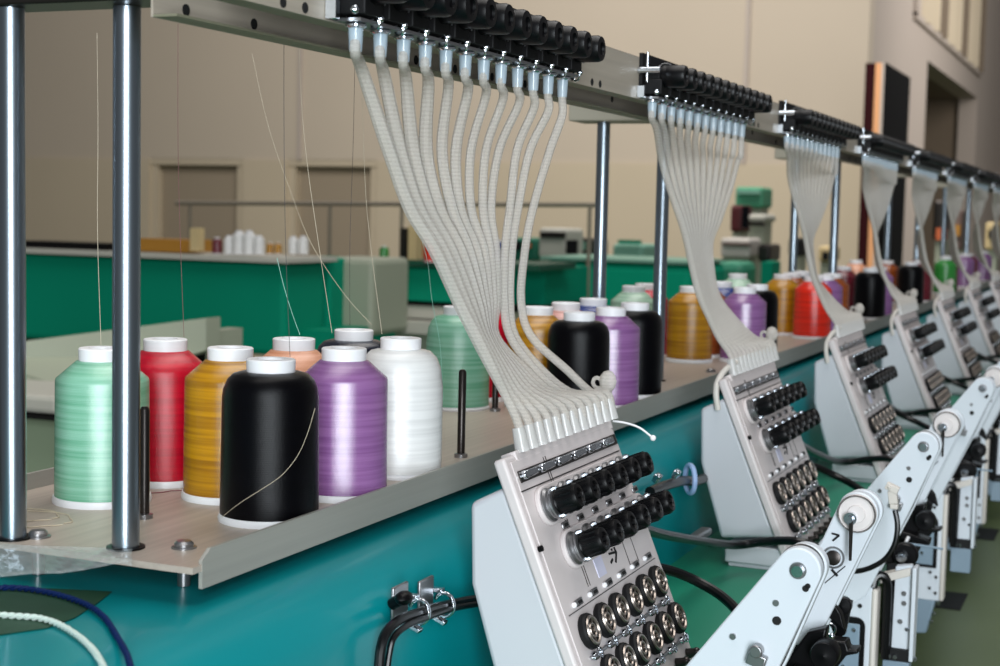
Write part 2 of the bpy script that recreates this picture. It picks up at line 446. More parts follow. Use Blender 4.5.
for k in range(NH):
    o = kb0 if k == 0 else copy_tree(kb0, (0, PITCH * k, 0))
    o['label'] = 'black knobbed thread guide bar on the rail, %s one in the receding row' % ORD[k]

# ------------------------------------------------------------------ clear tubes
YL = [(66, [361, 383, 405, 427.5, 447.5, 467, 485, 502, 518, 533, 547, 561]),
      (150, [388, 399, 412, 425, 441, 455, 470, 485, 498, 516, 529, 549]),
      (208, [409, 418, 428, 438, 451, 459, 470, 482, 490, 509, 517, 532]),
      (250, [434, 442, 450, 459, 468, 475, 483, 489, 495, 504, 511, 524]),
      (300, [457, 463, 469, 475, 480, 484, 488, 492, 496, 503, 509, 520]),
      (336, [475, 478, 481, 484, 487, 489, 491, 493, 495, 509, 514, 530]),
      (370, [492, 496, 500, 504, 508, 512, 516, 520, 525, 534, 541, 566]),
      (392, [503, 508, 514, 520, 526, 532, 538, 544, 551, 560, 569, 590])]
YL2 = [(None, [657 + 7.6 * j for j in range(12)]),
       (160, [662 + 6.9 * j for j in range(12)]), (190, [670.5 + 5.4 * j for j in range(12)]), (220, [681 + 3.5 * j for j in range(12)]),
       (241, [687 + 2.2 * j for j in range(12)]), (265, [692 + 1.8 * j for j in range(12)]), (295, [699.5 + 1.65 * j for j in range(12)]),
       (319, [710 + 2.3 * j for j in range(12)]), (338, [719 + 3.3 * j for j in range(12)])]
def tube_set(YLs, dy, fs, big_):
    out = []
    for j in range(12):
        yt = .8175 + .0322 * j + dy; yb = .9855 + .0178 * j + dy
        pts = [V((-.4505, yt, .105)), V((-.4505, yt, .094))]
        for i, (py, xs) in enumerate(YLs):
            if py is None or i == 0: py = (70 + 4.2 * j) if dy == 0 else (130 + 2.4 * j)
            pts.append(atY(xs[j] + (1 if dy == 0 else 0), py, yt + (yb - yt) * fs[i]))
        pts.append(V((-.4065, yb, -.150))); pts.append(V((-.402, yb, -.168)))
        sp = smoothpath(pts, 5); big = big_[0] if j < 4 else (big_[1] if j < 6 else big_[2])
        rr = [.0034 + (big - .0034) * min(1, max(0, (i_ - 6) / 8)) * min(1, max(0, (len(sp) - 10 - i_) / 10)) for i_ in range(len(sp))]
        mb = MB(); mb.tube(sp, rr, n=10); out.append(mb.build('thread_tube', 'tube'))
    return out
tubes0 = tube_set(YL, 0, (.2, .42, .55, .66, .78, .86, .93, .98), (.0050, .0042, .0036))
tubes1 = tube_set(YL2, PITCH, (.15, .38, .5, .62, .7, .78, .86, .93, .97), (.0040, .0038, .0034))
for k in range(NH):
    for j in range(12):
        o = tubes0[j] if k == 0 else (tubes1[j] if k == 1 else copy_tree(tubes1[j], (0, PITCH * (k - 1), 0)))
        if k < 4:
            tag(o, 'clear thread tube at the %s head, %s of twelve from its near side' % (ORD[k], ORD[j] if j else 'first'), 'tube', 'clear thread tubes of the %s head' % ORD[k])
        else:
            tag(o, 'blurred clear thread tube in the narrow bundle at the %s head' % ORD[k], 'tube', 'clear thread tubes of the %s head' % ORD[k])

# small bow shaped tie on each bundle
def tube_clip():
    c = atY(602, 388, 1.185)
    t = thing('tube_clip', c, '', 'clip', 'clear clips at the tube bundles')
    mb = MB(); mb.torus(c + V((-.004, 0, .004)), (.2, 1, .2), .0045, .0018, n=16, m=6); mb.build('clip_loop', 'tube', t)
    mb = MB(); mb.sph(c + V((.005, 0, .006)), .0085, 12, (.9, .7, 1.1)); mb.box(c + V((.001, 0, -.008)), (.014, .01, .018)); mb.build('clip_block', 'tube', t, bevel=.002)
    return t
tc0 = tube_clip()
for k in range(6):
    o = tc0 if k == 0 else copy_tree(tc0, (0, PITCH * k, 0))
    o['label'] = 'clear plastic clip at the far edge of the %s tube bundle' % ORD[k]

# ------------------------------------------------------------------ needle case heads
HY = .955
FA = V((-.402, HY, -.175)); FD = V((.3836, 0, -.9235)); FN = V((.9235, 0, .3836))
def fp(s, t, h=0.): return FA + V((0, s, 0)) + FD * t + FN * h
FROT = Matrix((FN, V((0, 1, 0)), FD)).transposed()    # local x = out, y = along, z = down the face
def head():
    t = thing('needle_case', (-.39, HY + .1, -.375), '', 'sewing head', 'grey sewing heads in a receding row')
    mb = MB()
    poly = [(-.431, -.207), (-.4045, -.193), (-.3505, -.323), (-.3415, -.3375), (-.404, -.345), (-.429, -.265)]
    mb.prism([(x, HY + .004, z) for x, z in poly], (0, .215, 0)); mb.build('side_housing', 'case', t, bevel=.004, seg=3)
    mb = MB()
    c = [fp(-.001, -.004), fp(-.001, .205), fp(.226, .205), fp(.226, -.004)]
    mb.prism(c, FN * -.0095); mb.build('face_plate', 'face', t, bevel=.0025, seg=3)
    mb = MB(); mb.box(fp(.112, .0985, .0005), (.0012, .212, .196), FROT); mb.build('face_inset', 'face', t, bevel=.0005)
    mb = MB(); mb.box((-.366, HY + .105, -.3605), (.066, .2, .02)); mb.build('base_block', 'case', t, bevel=.002)
    mb = MB(); mb.box((-.366, HY + .105, -.3725), (.06, .19, .006)); mb.build('foot', 'case', t, bevel=.001)
    # comb plate and connectors
    mb = MB(); mb.prism([fp(.018, -.006, .001), fp(.018, .004, .001), fp(.224, .004, .001), fp(.224, -.006, .001)], FN * -.012); mb.build('comb_plate', 'face', t, bevel=.001)
    for j in range(12):
        yb = .9855 + .0178 * j
        mb = MB(); a = V((-.4062, yb, -.154)); b = V((-.402, yb, -.171))
        mb.cyl(a, b, .0045, .0056, n=16); mb.build('tube_connector', 'conn', t)
    # clip row
    mb = MB(); mb.box(fp(.114, .0125, .0012), (.0018, .208, .0085), FROT); mb.build('clip_slot', 'darksteel', t)
    for j in range(6):
        mb = MB(); s = .03 + j * .0335
        mb.box(fp(s, .0122, .003), (.003, .020, .0055), FROT); mb.cyl(fp(s - .015, .0122, 0), fp(s - .015, .0122, .006), .0032, n=12)
        mb.build('thread_clip', 'chrome', t, bevel=.001)
    mb = MB(); mb.box(fp(.112, .0225, .0012), (.0008, .212, .0009), FROT); mb.box(fp(.112, .1195 - .0045, .0012), (.0008, .2, .0006), FROT)
    for s in (.062, .066): mb.box(fp(s, .055, .0012), (.0007, .0006, .10), FROT)
    mb.box(fp(.155, .095, .0012), (.0007, .0006, .03), FROT); mb.box(fp(.175, .095, .0012), (.0007, .0006, .03), FROT)
    mb.build('groove', 'darksteel', t, smooth=False)
    # knob rows
    for (tt_, s0) in ((.0385, .0345), (.0745, .0515)):
        mb = MB(); n = 12
        pl = []
        L = .0325 * 5
        for q in range(n + 1):
            a = PI / 2 + PI * q / n; pl.append(fp(s0 + .0145 * math.cos(a), tt_ - .0145 * math.sin(a) * 1.0, .001))
        for q in range(n + 1):
            a = -PI / 2 + PI * q / n; pl.append(fp(s0 + L + .0145 * math.cos(a), tt_ - .0145 * math.sin(a), .001))
        mb.prism(pl, FN * .004); mb.build('knob_ledge', 'face', t, bevel=.001)
        for j in range(6):
            s = s0 + .0325 * j; o = fp(s, tt_, .005)
            mb = MB()
            mb.lathe([(.0125, 0), (.0125, .0015), (.0108, .003), (.0108, .0045), (.0122, .006), (.0122, .0075), (.006, .0085)], o, FN, n=24)
            td = mb.build('tension_disc', 'steel', t)
            mb = MB(); mb.lathe([(.0102, .0002), (.0102, .0022), (.007, .0024)], o + FN * .0007, FN, n=24)
            mb.box(o + FN * .009 , (.003, .0012, .022), FROT)
            mb.build('disc_ring', 'chrome', td)
            mb = MB()
            mb.lathe([(.0060, .006), (.0088, .0075), (.0095, .0085), (.0091, .0095), (.0095, .0105), (.0095, .0225), (.0085, .0252), (.0056, .0256), (.005, .024), (.0025, .024), (.0022, .0265), (0, .0267)], o, FN, n=28)
            for q in range(14):
                a = 2 * PI * q / 14; mb.box(o + FN * .0165 + (V((0, 1, 0)) * math.cos(a) + FD * math.sin(a)) * .0095, (.012, .0011, .0011), FROT)
            mb.build('tension_knob', 'black', t)
    for (tt_, s0, w) in ((.057, .0585, .012), (.1105, .036, .013)):
        for j in range(6):
            mb = MB(); o = fp(s0 + .0325 * j, tt_, .0015)
            mb.box(o, (.0022, w, .0052), FROT); mb.build('eyelet', 'steel', t, bevel=.0016)
            mb = MB(); mb.box(fp(s0 + .0325 * j, tt_, .0024), (.001, w * .6, .0026), FROT); mb.build('eyelet_slot', 'hole', t, bevel=.0004)
            if tt_ > .1:
                mb = MB(); mb.sph(fp(s0 - .011 + .0325 * j, tt_, .002), .0022, 8); mb.build('pin', 'capw', t)
    # check spring wheels
    for (tt_, s0) in ((.1315, .030), (.1655, .043)):
        for j in range(6):
            if s0 + .0325 * j > .222: continue
            o = fp(s0 + .0325 * j, tt_, .0012)
            mb = MB(); mb.lathe([(.0118, 0), (.0130, .0015), (.0130, .0045), (.0118, .0062), (.0100, .0062), (.0097, .0046), (0, .0046)], o, FN, n=28); wh = mb.build('spring_wheel', 'blackm', t)
            mb = MB(); mb.torus(o + FN * .0064, FN, .0096, .0013, n=24, m=6); mb.torus(o + FN * .006, FN, .0048, .001, n=18, m=6)
            mb.cyl(o + FN * .0045, o + FN * .0085, .0022, n=12)
            for q in range(5):
                a = 2 * PI * q / 5 + .3; u = V((0, 1, 0)) * math.cos(a) + FD * math.sin(a)
                mb.cyl(o + FN * .0056 + u * .003, o + FN * .0056 + u * .0094, .0008, n=6)
            mb.build('wheel_spokes', 'bronze', wh)
    for (tt_, s0) in ((.149, .028), (.1835, .040)):
        mb = MB(); mb.box(fp(s0 + .087, tt_, .0018), (.0028, .185, .0028), FROT); mb.build('guide_bar', 'steel', t, bevel=.0006)
        for j in range(6):
            mb = MB(); o = fp(s0 + .0325 * j, tt_, .003); mb.sph(o, .0034, 10, (1, 1.6, .9)); mb.torus(o + FN * .001 + V((0, .009, 0)), FN, .0035, .0009, n=12, m=5); mb.build('thread_guide', 'chrome', t)
    for j in range(7):
        mb = MB(); o = fp(.03 + .0295 * j, .196, .002); mb.cyl(o, o + FN * .008, .0045, .003, n=12); mb.sph(o + FN * .008, .0035, 8); mb.build('lower_guide', 'darksteel', t)
    # emblem and sticker on the face
    e = MB(); c0 = .128
    for (ds, dt, l, a) in ((0, 0, .016, .1), (-.002, -.006, .010, .9), (.004, .004, .011, -.7), (.006, -.004, .009, 1.3), (-.007, .005, .006, -.3)):
        e.box(fp(c0 + ds, .093 + dt, .0014), (.0008, l, .0018), FROT @ Matrix.Rotation(a, 3, 'X'))
    e.sph(fp(c0 - .004, .086, .0012), .0022, 8); e.build('emblem', 'blackm', t, smooth=False)
    e = MB(); e.box(fp(.095, .0965, .0014), (.0006, .017, .015), FROT); e.build('sticker', 'sticker', t, smooth=False)
    e = MB(); e.cyl(fp(.004, .064, 0), fp(.004, .064, .003), .0022, n=12); e.build('side_screw', 'black', t)
    return t
h0 = head()
heads = [h0] + [copy_tree(h0, (0, PITCH * k, 0)) for k in range(1, NH)]
for k, o in enumerate(heads):
    o['label'] = 'grey sewing head with black tension knobs on its sloping face, %s in the row' % ORD[k]
# hook shaped tube at the near side of the heads behind the first
mb = MB(); mb.tube(smoothpath([atY(736, 362, 1.60), atY(725, 370, 1.575), atY(717.5, 382, 1.56), atY(716, 394, 1.555), atY(718, 410, 1.555)], 5), .0032, n=10)
hk = mb.build('hook_tube', 'ivory')
for k in range(5):
    o = hk if k == 0 else copy_tree(hk, (0, PITCH * k, 0))
    tag(o, 'pale hook shaped tube curling over the side of the %s sewing head' % ORD[k + 1], 'tube', 'pale hooked tubes')

# ------------------------------------------------------------------ arm units
def rnd(c, r, a0, a1, n=12): return [(c[0] + r * math.cos(a0 + (a1 - a0) * i / n), c[1] + r * math.sin(a0 + (a1 - a0) * i / n)) for i in range(n + 1)]
def arm():
    t = thing('sewing_arm', (-.24, 1.0, -.56), '', 'sewing arm', 'white sewing arms with levers and knobs')
    Y = .965; fa = 1.064
    def S_(pts, f): return [(x * f, z * f) for x, z in pts]
    # slanted front arm
    top = rnd((-.1855, -.2155), .0140, math.radians(-20), math.radians(142), 14)
    poly = top + [(-.2558, -.287), (-.290, -.330), (-.285, -.375), (-.262, -.390), (-.2334, -.3667), (-.1945, -.276)]
    mb = MB(); mb.prism([(x, Y, z) for x, z in S_(poly, fa)], (0, .010, 0)); mb.build('arm_plate', 'white', t, bevel=.0012)
    top2 = rnd((-.1845, -.2155), .0140, math.radians(-20), math.radians(142), 14)
    poly = top2 + [(-.25, -.287), (-.284, -.330), (-.27, -.38), (-.2324, -.3657), (-.1925, -.276)]
    mb = MB(); mb.prism([(x, Y + .014, z) for x, z in S_(poly, fa)], (0, .010, 0)); mb.build('rear_arm_plate', 'white', t, bevel=.0012)
    mb = MB(); mb.prism([(x - .0015, Y + .010, z) for x, z in S_(poly, fa)], (0, .004, 0)); mb.build('arm_spacer', 'darksteel', t, smooth=False)
    FC = [fa]
    def disc(x, z, r, nm, m, y=Y, h=.002, n=18):
        x *= FC[0]; z *= FC[0]
        q = MB(); q.cyl((x, y + .001, z), (x, y - h, z), r, n=n); return q.build(nm, m, t)
    disc(-.1855, -.2155, .0056, 'washer', 'steel', h=.001)
    bo = disc(-.1855, -.2155, .0038, 'bolt', 'chrome', h=.004)
    disc(-.1805, -.2262, .0022, 'slot_hole', 'hole', h=.0005); disc(-.1792, -.2245, .0018, 'slot_hole', 'hole', h=.0005)
    disc(-.1985, -.2375, .0022, 'screw_hole', 'steel', h=.0006); disc(-.1975, -.2485, .0030, 'screw_hole', 'hole', h=.0005)
    mb = MB()
    mb.box((-.2085 * fa, Y - .003, -.274 * fa), (.013, .006, .009), Matrix.Rotation(.3, 3, 'Y')); mb.cyl((-.2085 * fa, Y - .008, -.268 * fa), (-.2085 * fa, Y, -.268 * fa), .0045, n=14); mb.build('latch', 'steel', t, bevel=.001)
    disc(-.2245, -.262, .002, 'screw', 'steel')
    # housing below the arm
    FC[0] = fh = 1.04
    poly = [(-.262, -.372), (-.2334, -.3667), (-.2334, -.515), (-.300, -.515), (-.300, -.36), (-.285, -.34)]
    mb = MB(); mb.prism([(x, Y + .002, z) for x, z in S_(poly, fh)], (0, .016, 0)); mb.build('housing', 'white', t, bevel=.001)
    mb = MB(); mb.bx(-.2340 * fh, -.2275 * fh, Y + .0, Y + .022, -.515 * fh, -.368 * fh); mb.build('column', 'ivory', t, bevel=.003)
    mb = MB(); q = rnd((-.2475, -.4075), .009, 0, PI / 2, 5)
    pl = [(-.27, -.3985)] + q[::-1] + [(-.2385, -.47), (-.27, -.47)]
    mb.prism([(x, Y - .0005, z) for x, z in S_(pl, fh)], (0, .003, 0)); mb.build('recess_frame', 'black', t, smooth=False)
    mb = MB(); mb.bx(-.27 * fh, -.2435 * fh, Y - .0015, Y + .003, -.466 * fh, -.405 * fh); rp = mb.build('recess_panel', 'blue_grey', t, bevel=.001)
    for (x, z) in ((-.249, -.411), (-.249, -.432), (-.258, -.45)): disc(x, z, .0022, 'screw', 'chrome', y=Y - .0015)
    disc(-.2445, -.3865, .0022, 'screw_hole', 'hole', h=.0005)
    for (x, z) in ((-.246, -.476), (-.238, -.482), (-.246, -.498), (-.238, -.504)): disc(x, z, .002, 'screw', 'darksteel')
    # black hose over the column
    mb = MB(); mb.tube(smoothpath([V((x * fh, Y + y, z * fh)) for x, y, z in ((-.2335, .006, -.367), (-.2320, .008, -.359), (-.2275, .01, -.355), (-.2215, .012, -.359), (-.2195, .014, -.375), (-.2195, .014, -.44))], 5), .0046, n=10); mb.bx(-.2275 * fh, -.213 * fh, Y + .03, Y + .034, -.44 * fh, -.36 * fh); mb.build('hose', 'rubber', t)
    # second plate with screws
    pl = [(-.214, -.3465), (-.1985, -.3435), (-.1950, -.352), (-.1950, -.43), (-.215, -.43)]
    mb = MB(); mb.prism([(x, Y + .02, z) for x, z in S_(pl, fh)], (0, .01, 0)); mb.build('screw_plate', 'white', t, bevel=.0008)
    mb = MB(); mb.prism([(x, Y + .016, z) for x, z in S_(((-.228, -.356), (-.199, -.346), (-.199, -.354), (-.228, -.365)), fh)], (0, .016, 0)); mb.build('top_flange', 'ivory', t, bevel=.0008)
    mb = MB(); mb.bx(-.1965 * fh, -.1925 * fh, Y + .012, Y + .034, -.44 * fh, -.345 * fh); mb.build('edge_flange', 'white', t, bevel=.0008)
    for (x, z) in ((-.2015, -.3525), (-.2045, -.373), (-.204, -.383), (-.207, -.402)): disc(x, z, .0025, 'screw', 'steel', y=Y + .02)
    disc(-.2, -.409, .0018, 'screw', 'chrome', y=Y + .02, h=.003)
    mb = MB(); mb.bx(-.224 * fh, -.1955 * fh, Y + .016, Y + .034, -.442 * fh, -.43 * fh); mb.build('dark_block', 'blackm', t, smooth=False)
    mb = MB(); mb.bx(-.222 * fh, -.196 * fh, Y + .014, Y + .034, -.475 * fh, -.442 * fh); mb.build('lower_block', 'blue_grey', t, bevel=.001)
    for x in (-.216, -.210, -.1905): disc(x, -.4375, .0022, 'screw', 'chrome', y=Y + .016, h=.003)
    # bottom bracket
    pl = [(-.290, -.515), (-.238, -.515), (-.2485, -.562), (-.290, -.567)]
    mb = MB(); mb.prism([(x, Y + .003, z) for x, z in S_(pl, fh)], (0, .022, 0)); mb.build('bottom_bracket', 'blue_grey', t, bevel=.002)
    for (x, z) in ((-.234, -.518), (-.239, -.534), (-.242, -.545)): disc(x, z, .0026, 'screw', 'chrome', y=Y + .004, h=.004)
    # second slanted arm with the big wheel
    Y2 = 1.228
    top = rnd((-.2050, -.2385), .0168, math.radians(-15), math.radians(140), 14)
    poly = top + [(-.2335, -.2665), (-.262, -.306), (-.266, -.3570), (-.2348, -.3535)]
    mb = MB(); mb.prism([(x, Y2, z) for x, z in poly], (0, .010, 0)); mb.build('wheel_arm', 'white', t, bevel=.0012)
    mb = MB(); mb.prism([(x + .0015, Y2 + .013, z) for x, z in poly], (0, .008, 0)); mb.build('rear_wheel_arm', 'white', t, bevel=.0012)
    o = (-.2045, Y2, -.2385)
    mb = MB(); mb.lathe([(.0150, 0), (.0157, .002), (.0157, .005), (.0148, .0066), (.0134, .0064), (.0130, .0055), (.0075, .0060), (.007, .0075), (0, .0075)], o, (0, -1, 0), n=40); wh = mb.build('pulley_wheel', mat('wheel_plastic', (214, 208, 206), .3), t)
    mb = MB(); mb.torus((o[0], Y2 - .0058, o[2]), (0, 1, 0), .0146, .0009, n=40, m=6); mb.build('rim_ring', 'darksteel', wh)
    mb = MB(); p = V((-.2085, Y2 - .0075, -.2420)); mb.cyl(p, p + V((0, -.004, 0)), .0052, n=16); mb.cyl(p + V((0, -.003, 0)), p + V((0, -.007, 0)), .0028, n=12); mb.build('hub_nut', 'chrome', wh)
    mb = MB(); mb.cyl(p + V((.001, -.004, 0)), p + V((.0015, -.004, -.034)), .0018, .0012, n=10); mb.build('lever_pin', 'darksteel', t)
    d = V((-.2225, Y2 - .001, -.2775))
    mb = MB(); mb.torus(d, (0, 1, 0), .0085, .0008, n=24, m=6); mb.build('dial_ring', 'steel', t)
    mb = MB(); mb.lathe([(.0062, 0), (.0062, .002), (.003, .003), (0, .003)], d, (0, -1, 0), n=20); mb.build('dial_bolt', 'darksteel', t)
    mb = MB(); mb.cyl(d + V((-.001, 0, .014)), d + V((.004, 0, .019)), .0008, n=6); mb.cyl(d + V((.004, 0, .019)), d + V((-.002, 0, .020)), .0008, n=6); mb.cyl(d + V((-.001, 0, -.010)), d + V((.004, 0, -.015)), .0011, n=6); mb.cyl(d + V((-.006, 0, -.022)), d + V((.010, 0, -.006)), .0004, n=6); mb.build('dial_mark', 'blackm', t)
    # black knobs and linkage
    a = V((-.2190, 1.03, -.3570)); b = V((-.2204, 1.20, -.3501))
    mb = MB(); mb.lathe([(.0125, 0), (.0132, .003), (.0132, .012), (.012, .014), (0, .014)], a + V((0, .008, 0)), (0, -1, 0), n=28); k1 = mb.build('clamp_knob', 'black', t)
    mb = MB(); q = a + V((-.003, -.006, -.001)); mb.cyl(q, q + V((0, -.004, 0)), .0056, n=18); mb.cyl(q + V((0, -.004, 0)), q + V((0, -.007, 0)), .003, n=6); mb.build('knob_bolt', 'chrome', k1)
    mb = MB(); mb.box(a + V((-.020, .01, -.006)), (.04, .012, .014), Matrix.Rotation(-.25, 3, 'Y')); mb.build('link_block', 'blackm', t, bevel=.002)
    mb = MB(); mb.lathe([(.0108, 0), (.0115, .003), (.0115, .016), (.0105, .018), (.004, .018), (0, .019)], b + V((0, .008, 0)), (0, -1, 0), n=28); mb.build('presser_knob', 'black', t)
    mb = MB()
    mb.prism([(x, 1.21, z) for x, z in ((-.262, -.376), (-.238, -.338), (-.222, -.332), (-.226, -.362), (-.244, -.384))], (0, .014, 0)); mb.build('link_arm', 'black', t, bevel=.002)
    mb = MB(); mb.box((-.231, 1.20, -.3725), (.034, .02, .009), Matrix.Rotation(.2, 3, 'Y')); mb.box((-.24, 1.19, -.385), (.03, .02, .01), Matrix.Rotation(-.35, 3, 'Y')); mb.build('presser_bar', 'black', t, bevel=.0015)
    mb = MB(); mb.prism([(x, 1.235, z) for x, z in ((-.226, -.33), (-.222, -.318), (-.216, -.326), (-.212, -.34))], (0, .01, 0)); mb.build('thumb_lever', 'black', t, bevel=.001)
    mb = MB(); mb.tube(smoothpath([(-.238, 1.19, -.37), (-.243, 1.185, -.382), (-.252, 1.18, -.39), (-.258, 1.18, -.40)], 4), .0018, n=8); mb.build('wire_hook', 'capw', t)
    mb = MB(); mb.cyl((-.236, 1.17, -.374), (-.196, 1.17, -.376), .0014, n=8); mb.build('cross_pin', 'blue_grey', t)
    mb = MB(); q = atY(844, 604, 1.42); mb.lathe([(.008, 0), (.0086, .002), (.0086, .010), (0, .011)], q, (0, -1, 0), n=22); mb.prism([q + V((x, 0, z)) for x, z in ((-.010, .006), (.0075, .003), (.002, -.03), (-.006, -.035), (-.014, -.02))], (0, .008, 0)); mb.build('release_lever', 'black', t, bevel=.001)
    mb = MB(); mb.prism([atY(x, y, 1.36) for x, y in ((780, 655), (822, 640), (846, 642), (848, 650), (858, 650), (858, 654), (846, 656), (834, 672), (776, 680))], (0, .02, 0)); mb.build('needle_lever', 'black', t, bevel=.0015)
    mb = MB(); q = atY(832, 636, 1.34); mb.sph(q, .0028, 10); mb.torus(q + V((-.002, 0, .006)), (0, 1, 0), .005, .001, n=18, m=6); mb.build('needle_screw', 'chrome', t)
    # strut that carries the unit on the ledge
    mb = MB(); mb.bx(-.33, -.262, Y + .018, Y + .05, -.52, -.461); mb.bx(-.27, -.245, 1.242, 1.26, -.50, -.345); mb.bx(-.33, -.30, Y + .012, 1.26, -.52, -.47)
    mb.build('mounting_frame', 'blackm', t, bevel=.002)
    return t
a0 = arm()
for k in range(5):
    o = a0 if k == 0 else copy_tree(a0, (0, PITCH * k, 0))
    o['label'] = 'white slanted sewing arm with pulley wheel and black knobs, %s in the row' % ORD[k]
# connector and curved cable on the second arm
t = thing('sensor_cable', atY(870, 570, 1.49), 'curved black cable with ivory plug against the second white sewing arm', 'cable')
cy = 1.492
mb = MB(); mb.tube(smoothpath([atY(895, 510, cy), atY(897.5, 525, cy), atY(895, 543, cy), atY(886, 558, cy), atY(872, 567, cy), atY(858, 571, cy), atY(846, 571, cy)], 5), .0027, n=10); mb.build('cable', 'rubber', t)
c = atY(893, 497, cy)
mb = MB(); mb.box(c, (.0085, .007, .013), Matrix.Rotation(-.15, 3, 'Y')); mb.box(c + V((-.001, 0, .009)), (.013, .008, .007), Matrix.Rotation(.4, 3, 'Y')); mb.box(c + V((.0015, 0, -.009)), (.0075, .007, .005)); mb.cyl(c + V((-.003, -.002, .010)), c + V((-.003, -.0065, .010)), .0018, n=8); mb.build('plug', 'ivory', t, bevel=.0015)

# ------------------------------------------------------------------ thread cones
def cone_mesh(style):
    body = MB(); R = .0325
    if style == 'round': pr = [(R * 1.03, .004), (R * 1.02, .03), (R, .084), (R * .975, .0895), (R * .90, .0955), (R * .78, .0993), (R * .62, .1008), (.015, .101)]
    elif style == 'full': pr = [(R * 1.06, .004), (R * 1.06, .07), (R * 1.0, .086), (R * .90, .094), (R * .74, .099), (.015, .101)]
    else: pr = [(R * 1.02, .004), (R, .0860), (R * .985, .0880), (R * .56, .1002), (.015, .101)]
    return pr
def cone(style):
    t = thing('thread_cone', (0, 0, 0), '', 'thread cone')
    mb = MB(); mb.lathe([(.030, .002), (.033, .0042)] + cone_mesh(style), n=40); mb.build('wound_thread', THREADS['mint'], t)
    mb = MB()
    if style == 'full': mb.lathe([(.029, 0), (.035, 0), (.0355, .002), (.033, .0045), (.029, .005)], n=40)
    else: mb.lathe([(.029, 0), (.0344, 0), (.0348, .0022), (.034, .0048), (.029, .006)], n=40)
    mb.build('spool_base', 'capw', t)
    mb = MB(); mb.lathe([(.0150, .09), (.0155, .0995), (.0163, .1005), (.0166, .1087), (.0158, .1095), (.0095, .1095), (.009, .104), (0, .104)], n=36)
    mb.build('spool_cap', 'capw', t)
    return t
protos = {s: cone(s) for s in ('round', 'chamfer', 'full')}
used = set()
meshes = {}
def put_cone(x, y, colour, label, style='chamfer', group='thread cones standing on the metal tray', sc=1., z=ZS, rot=None):
    if style not in used: o = protos[style]; used.add(style)
    else: o = copy_tree(protos[style])
    o.location = (x, y, z); o.rotation_euler = (0, 0, random.uniform(0, 6.28) if rot is None else rot); o.scale = (sc, sc, sc)
    key = (style, colour)
    w = [c for c in o.children if c.name.startswith('wound_thread')][0]
    if key not in meshes:
        me = w.data.copy(); me.materials.clear(); me.materials.append(THREADS[colour]); meshes[key] = me
    w.data = meshes[key]
    tag(o, label, 'thread cone', group)
    return o
S = {'mint': (-.6742, .8608), 'red': (-.6829, .9472), 'gold': (-.6054, .9184), 'blk': (-.5377, .8648), 'peach': (-.6085, 1.012), 'lil': (-.5375, .9650), 'navy': (-.612, 1.1152), 'white': (-.5439, 1.0692), 'b3': (-.68, 1.05)}
